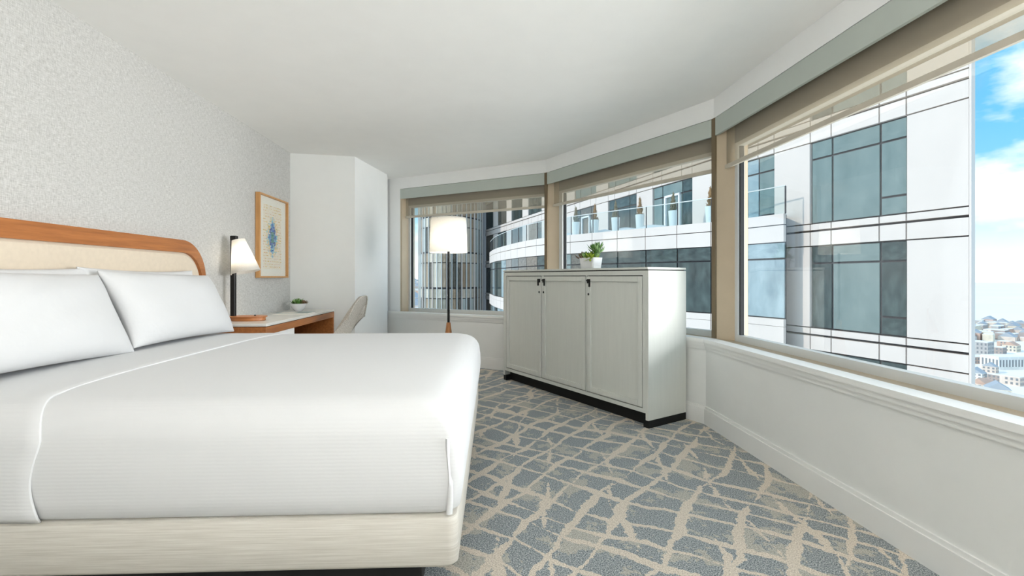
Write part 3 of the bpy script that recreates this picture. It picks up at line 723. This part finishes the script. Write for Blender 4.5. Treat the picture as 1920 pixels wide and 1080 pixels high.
# local x: along the facade away; local y>0 : towards us (left normal of TD = (-.9427,-.3337))
TL = 40.0; PER = 3.98; WS = 1.315
FLO = 3.2; T0 = 2.06                                  # window top level of one floor
MB().prism([(.0, -.14), (9.5, -12), (TL, -12), (TL, -.14)][::1], -70, 30).build('core', M['joint'], tw)
g = .018
glk = ['fg_clear', 'fg_dark', 'fg_clear', 'fg_blue', 'fg_dark', 'fg_brown']
rnd = random.Random(3)
cornerp = MB(); cornerp.box(-.03, .012, -.14, .0, -70, 30).build('corner_trim', M['panel'], tw)
stuffb = MB()
def fpanel(x0, x1, za, zb):
    if x0 < 24 and -4.5 < za < 9: cube('panel', M['panel'], tw, x0 + g, x1 - g, -.13, 0, za + g, zb - g)
    else: stuffb.box(x0 + g, x1 - g, -.13, 0, za + g, zb - g)
for k in range(-0, 10):
    xa, xw, xb = PER * k, PER * k + WS, PER * (k + 1)
    for fl_i in range(-4, 6):
        zt_ = T0 + FLO * fl_i; zb_ = zt_ - 2.51
        fpanel(xa, xw, zb_, zt_); 
        mids = [xa, xw, xw + .655, xw + 1.995, xb]
        for (za, zz) in ((zt_, zt_ + .45), (zt_ + .45 + .03, zt_ + .69)):
            for q in range(4): fpanel(mids[q], mids[q + 1], za, zz)
        near = xw < 26 and -2 <= fl_i <= 3
        if near:
            w = bpy.data.objects.new('window', None); w.location = (xw, 0, zb_); link(w, tw)
            m1 = M['fg_clear'] if fl_i >= 1 and k < 2 else M[rnd.choice(glk)] if k else M['fg_dark']
            xs = [0, .655, 1.995, xb - xw]
            for q in range(3):
                mm = m1 if rnd.random() < .75 else M[rnd.choice(glk)]
                cube('pane', mm, w, xs[q] + .03, xs[q + 1] - .03, -.10, -.06, 2.51 - .50, 2.51 - .03)
                if q == 0:
                    cube('pane', mm, w, xs[q] + .03, xs[q + 1] - .03, -.10, -.06, .52, 2.51 - .56); cube('pane', mm, w, xs[q] + .03, xs[q + 1] - .03, -.10, -.06, .03, .46)
                else: cube('pane', mm, w, xs[q] + .03, xs[q + 1] - .03, -.10, -.06, .03, 2.51 - .56)
            MB().box(0, 2.665, -.13, -.105, 0, 2.51).build('frame', M['joint'], w)
        else:
            stuffb.box(xw + .03, xb - .03, -.10, -.06, zb_ + .03, zt_ - .03, 1 if (k + fl_i) % 2 else 2)
# terrace door frames
for k in (2, 4):
    xd = PER * k + WS + .75
    d = MB(); d.box(xd, xd + .09, -.06, .03, 2.9, 4.75); d.box(xd + .95, xd + 1.04, -.06, .03, 2.9, 4.75); d.box(xd, xd + 1.04, -.06, .03, 4.66, 4.75)
    d.build('door_frame', M['doorf'], tw)
o = stuffb.build('far_cladding', [M['panel'], M['fg_dark'], M['fg_brown']], tw); o['kind'] = 'stuff'

# lower wing with terrace, curved plan
def catmull(P, n):
    out = []
    for i in range(len(P) - 1):
        p0 = P[max(0, i - 1)]; p1 = P[i]; p2 = P[i + 1]; p3 = P[min(len(P) - 1, i + 2)]
        for k in range(n):
            t = k / n; out.append(.5 * ((2 * p1) + (p2 - p0) * t + (2 * p0 - 5 * p1 + 4 * p2 - p3) * t * t + (3 * p1 - p0 - 3 * p2 + p3) * t ** 3))
    return out + [P[-1]]
raw = catmull([Vector(p) for p in ((8.50, 14.83), (7.33, 17.0), (4.9, 19.9), (2.30, 23.0), (.9, 25.6), (-.3, 29.5), (-1.3, 34.0), (-1.95, 39.5))], 40)
def resample(P, st):
    out = [P[0]]; acc = 0
    for a, b in zip(P, P[1:]):
        acc += (b - a).length
        if acc >= st: out.append(b); acc = 0
    return out
WP = resample(raw, 1.32)
wg = thing('terrace_wing', 'curved lower wing of the tower with ribbon windows and an open terrace', 'building', (0, 0, 0))
def seg_box(name, m, i, d0, d1, za, zb, parent, gap=.0, mb=None, mi=0):
    a, b = WP[i], WP[i + 1]; t = (b - a).normalized(); n = Vector((-t.y, t.x))       # n: towards us
    p = [a + t * gap + n * d0, b - t * gap + n * d0, b - t * gap + n * d1, a + t * gap + n * d1]
    poly = [(v.x, v.y) for v in reversed(p)]
    if mb is not None: mb.prism(poly, za, zb, mi); return
    return MB().prism(poly, za, zb).build(name, m, parent)
core = [(v.x, v.y) for v in WP]; inner = [(8.95, 15.6), (8.93 - .3337 * 28, 15.59 + .9427 * 28)]
def insetpoly(d):
    out = []
    for i, p in enumerate(WP):
        a, b = WP[max(0, i - 1)], WP[min(len(WP) - 1, i + 1)]; t = (b - a).normalized(); n = Vector((-t.y, t.x)); out.append(p + n * d)
    return out
ins = [(v.x, v.y) for v in insetpoly(-.12)]
nrmR = Vector((.9427, .3337))
back = [((C0 + TD * s + nrmR * .06).x, (C0 + TD * s + nrmR * .06).y) for s in (5.0, 31.0)]
poly = ins + [back[1], back[0]]
MB().prism(poly[::-1], -70, 3.07).build('core', M['joint'], wg)
MB().prism(poly[::-1], 3.07, 3.10).build('terrace_floor', M['snow'], wg)
for i in range(len(WP) - 1):
    seg_box('panel', M['panel'], i, 0, -.12, 2.77, 3.10, wg, .015)
    for fl_i in range(0, -3, -1):
        zt_ = 2.22 + FLO * fl_i
        seg_box('panel', M['panel'], i, 0, -.12, zt_, zt_ + .52, wg, .015)
        if fl_i < 0: seg_box('panel', M['panel'], i, 0, -.12, zt_ + .53, zt_ + .76, wg, .015)
        mm = M['fg_blue'] if (i < 3 or 12 < i < 17) and rnd.random() < .8 else M[rnd.choice(['fg_dark', 'fg_brown', 'fg_clear', 'fg_dark'])]
        seg_box('pane', mm, i, -.05, -.10, zt_ - .50, zt_ - .03, wg, .03)
        seg_box('pane', mm, i, -.05, -.10, zt_ - 2.40, zt_ - .56, wg, .03)
rl = thing('terrace_railing', 'frameless glass balustrade along the snowy terrace edge', 'railing', (0, 0, 0))
hr = MB()
for i in range(len(WP) - 1):
    seg_box('rail_pane', M['rail_glass'], i, -.06, -.075, 3.11, 3.96, rl, .012)
    seg_box(None, None, i, -.05, -.085, 3.96, 3.99, None, 0, hr)
hr.build('handrail', M['alu'], rl)
for i in range(0, len(WP)):
    p = insetpoly(-.068)[i]; MB().box(p.x - .018, p.x + .018, p.y - .018, p.y + .018, 3.10, 3.96).build('post', M['joint'], rl)
# planters behind the balustrade
ip = catmull(insetpoly(-.45), 20)
def at_u(u):
    return min(ip, key=lambda p: abs(960 + F * p.x / p.y - u))
pl_lab = ['end of the row by the tower corner', 'in front of the wide terrace door', 'between the terrace door and the next window', 'in front of the dark terrace window', 'beside the narrow terrace door', 'at the curved end of the row']
for q, u in enumerate((1331, 1261, 1199, 1155, 1115, 1080)):
    p = at_u(u); r_ = thing('terrace_planter', 'white terrace planter with bare pointed shrub, ' + pl_lab[q], 'planter', (p.x, p.y, 3.10), .3 * q, 'planters on the terrace')
    autosmooth(MB().lathe([(.14, 0), (.15, .01), (.19, .62), (.19, .64), (.165, .64), (.16, .56)], n=16).build('pot', M['pot'], r_), 40)
    fo = MB(); rr = random.Random(q + 80)
    for s in range(110):
        f = rr.random(); z = .60 + f * .72; rad = .17 * (1 - f) + .02; a = rr.uniform(0, 2 * PI); L = .10 * (1 - .5 * f)
        x0, y0 = rad * .55 * math.cos(a), rad * .55 * math.sin(a)
        fo.tube([(x0, y0, z), (x0 + L * math.cos(a) * .7, y0 + L * math.sin(a) * .7, z + L * .8)], [.028 * (1 - .6 * f), .004], 4)
    fo.tube([(0, 0, .56), (0, 0, 1.2), (0, 0, 1.42)], [.10, .05, .004], 7)
    fo.build('foliage', M['conifer' if q % 2 else 'conifer2'], r_)
# snow heaps on the terrace
sh = MB()
for q, (u, w) in enumerate(((1225, .9), (1172, .8), (1060, .9), (1130, .6))):
    p = at_u(u); sh.lathe([(w, 3.10), (w * .9, 3.16), (w * .55, 3.28), (w * .15, 3.33)], c=(p.x + .2, p.y + .7), n=14)
sn = autosmooth(sh.build('snow_heap', M['snow'], wg), 60); sn['kind'] = 'stuff'

# curved glass tower seen past the floor lamp
gt = thing('glass_tower', 'curved glass tower with vertical fins beside the terrace wing', 'building', (-6.1, 48.5, 0))
RG, na = 5.2, 22
ang0, ang1 = math.radians(176), math.radians(352)
def gp(a, r): return (r * .62 * math.cos(a), r * math.sin(a))
pts = [gp(ang0 + (ang1 - ang0) * i / na, RG) for i in range(na + 1)]
corep = [gp(ang0 + (ang1 - ang0) * i / na, RG - .15) for i in range(na + 1)]
MB().prism(corep + [(2.9, 14), (-2.0, 14)], -70, 28).build('core', M['joint'], gt)
for i in range(na):
    (xa, ya), (xb, yb) = pts[i], pts[i + 1]; t = Vector((xb - xa, yb - ya)).normalized(); n = Vector((t.y, -t.x))
    A, B = Vector((xa, ya)) + t * .06, Vector((xb, yb)) - t * .06
    fin = [(xa, ya), ((Vector((xa, ya)) + n * .12)).to_tuple(), (Vector((xa, ya)) + n * .12 + t * .07).to_tuple(), (xa + t.x * .07, ya + t.y * .07)]
    MB().prism(fin[::-1], -70, 28).build('fin', M['panel'] if i % 3 == 0 else M['alu'], gt)
    q_ = [A, B, B - n * .1, A - n * .1]
    for fl_i in range(-3, 4):
        za = .1 + 3.3 * fl_i
        mm = M[rnd.choice(['tw_taupe', 'tw_grey', 'tw_blue', 'tw_pale', 'tw_taupe', 'fg_brown'])]
        MB().prism([(v.x, v.y) for v in q_][::-1], za + .08, za + 2.3).build('pane', mm, gt)
        MB().prism([(v.x, v.y) for v in q_][::-1], za + 2.38, za + 3.22).build('spandrel', M['tw_pale'] if rnd.random() < .5 else mm, gt)
    

# ------------------------------------------------------------------ the city far below
GZ = -70
gr = MB(); gr.prism([(3000 * math.cos(2 * PI * k / 48) * 3, 3000 * math.sin(2 * PI * k / 48) * 3) for k in range(48)], GZ - 2, GZ); struct(gr.build('ground', mat('snow_haze_ground', srgb(252, 246, 238), .95, var=.04, scale=.004)))  # pale snow whose white also paints in the haze behind the city
cs = MB(); rnd = random.Random(11)
def house(mb, x, y, w, d, h, a, mi, roof):
    b = MB(); b.box(-w / 2, w / 2, -d / 2, d / 2, 0, h, mi)
    if roof: b.add([(-w / 2, -d / 2, h), (w / 2, -d / 2, h), (w / 2, d / 2, h), (-w / 2, d / 2, h), (-w / 2, 0, h + d * .35), (w / 2, 0, h + d * .35)], [(0, 1, 5, 4), (2, 3, 4, 5), (1, 2, 5), (3, 0, 4)], 6)
    else: b.box(-w / 2 + .3, w / 2 - .3, -d / 2 + .3, d / 2 - .3, h, h + .25, 7)
    m = Matrix.Translation((x, y, GZ)) @ Matrix.Rotation(a, 4, 'Z')
    for f, mi_ in zip(b.F, b.MI): mb.add([m @ b.V[i] for i in f], [tuple(range(len(f)))], mi_)
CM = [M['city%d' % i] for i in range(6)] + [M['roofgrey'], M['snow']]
for _ in range(900):   # left sector, far
    y = 700 * (8 ** rnd.random()); k = rnd.uniform(-.36, -.02); s = 1 + y / 1500
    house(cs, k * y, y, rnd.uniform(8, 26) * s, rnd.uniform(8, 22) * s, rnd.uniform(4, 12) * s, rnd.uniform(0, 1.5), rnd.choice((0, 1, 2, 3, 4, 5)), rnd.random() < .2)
for _ in range(650):   # right sector, far
    y = rnd.uniform(300, 720); k = rnd.uniform(.75, 1.5)
    if y < 520 and .91 < k < 1.13: continue
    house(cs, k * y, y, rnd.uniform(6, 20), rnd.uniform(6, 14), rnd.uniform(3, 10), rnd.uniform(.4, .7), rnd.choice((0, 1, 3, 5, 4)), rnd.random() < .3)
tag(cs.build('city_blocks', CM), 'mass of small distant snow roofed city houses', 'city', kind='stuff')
PAL = {'brick red': 1, 'cream': 4, 'pale grey': 2, 'dark grey': 3, 'sandy': 0, 'brown': 5}
def city(u, v, wpx, hpx, dm, colr, roof, rz=.5, rows=2, label=None):
    """one building standing on the ground plane where its foot shows at (u, v)"""
    y = (H - GZ) * F / (v - CY); x = (u - 960) / F * y; w = wpx / F * y; h = hpx / F * y
    r_ = thing('city_building', label or '%s city building with %s far below the long window' % (colr, roof), 'building', (x, y, GZ), rz, 'city buildings below the long window')
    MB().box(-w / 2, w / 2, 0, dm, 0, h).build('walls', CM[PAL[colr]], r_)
    if 'pitched' in roof:
        mesh('roof', [(-w / 2, 0, h), (w / 2, 0, h), (w / 2, dm, h), (-w / 2, dm, h), (-w / 2, dm / 2, h + dm * .35), (w / 2, dm / 2, h + dm * .35)], [(0, 1, 5, 4), (2, 3, 4, 5), (1, 2, 5), (3, 0, 4), (3, 2, 1, 0)], M['city1'] if 'tiled' in roof else CM[6], r_)
    else: MB().box(-w / 2 + .4, w / 2 - .4, .4, dm - .4, h, h + .3).build('roof', CM[7], r_)
    wb = MB(); nw = max(2, int(w / 2.4)); fh = h / rows
    for fz in range(rows):
        for q in range(nw):
            x0 = -w / 2 + (q + .3) * w / nw; wb.box(x0, x0 + w / nw * .42, -.08, .02, fz * fh + fh * .25, fz * fh + fh * .8)
        for q in range(int(dm / 2.6)):
            y0 = (q + .3) * 2.6; wb.box(-w / 2 - .08, -w / 2 + .02, y0, y0 + 1.2, fz * fh + fh * .25, fz * fh + fh * .8)
    wb.build('windows', M['citywin'], r_)
FL, PS, PT, LO = 'flat snowy roof', 'pitched slate roof', 'pitched tiled roof', 'long flat snowy roof'
city(1902, 694, 62, 24, 14, 'pale grey', LO, .06, 1, 'long white colonnaded city building with tall narrow windows far below')
city(1858, 672, 30, 30, 12, 'dark grey', FL, .5, 4, 'blocky grey green office building far below among low houses')
for a in ((1840, 682, 52, 12, 12, 'brick red', LO, .1), (1825, 662, 16, 16, 10, 'sandy', FL), (1884, 664, 20, 12, 10, 'brown', FL), (1910, 660, 22, 12, 10, 'cream', PT), (1828, 705, 20, 14, 12, 'dark grey', FL),
          (1846, 712, 22, 12, 10, 'pale grey', PS), (1884, 717, 18, 12, 8, 'brown', LO, .2), (1918, 724, 22, 16, 10, 'sandy', LO, .4), (1832, 728, 20, 12, 9, 'cream', FL), (1862, 738, 30, 16, 10, 'sandy', PT, .3),
          (1895, 748, 34, 18, 11, 'cream', PS, .9), (1830, 750, 34, 16, 12, 'brick red', PT, .7), (1842, 652, 18, 10, 10, 'pale grey', FL), (1898, 650, 20, 9, 10, 'brick red', FL),
          (1822, 646, 14, 10, 10, 'dark grey', PS), (1870, 700, 14, 12, 8, 'sandy', PS)):
    city(*a)
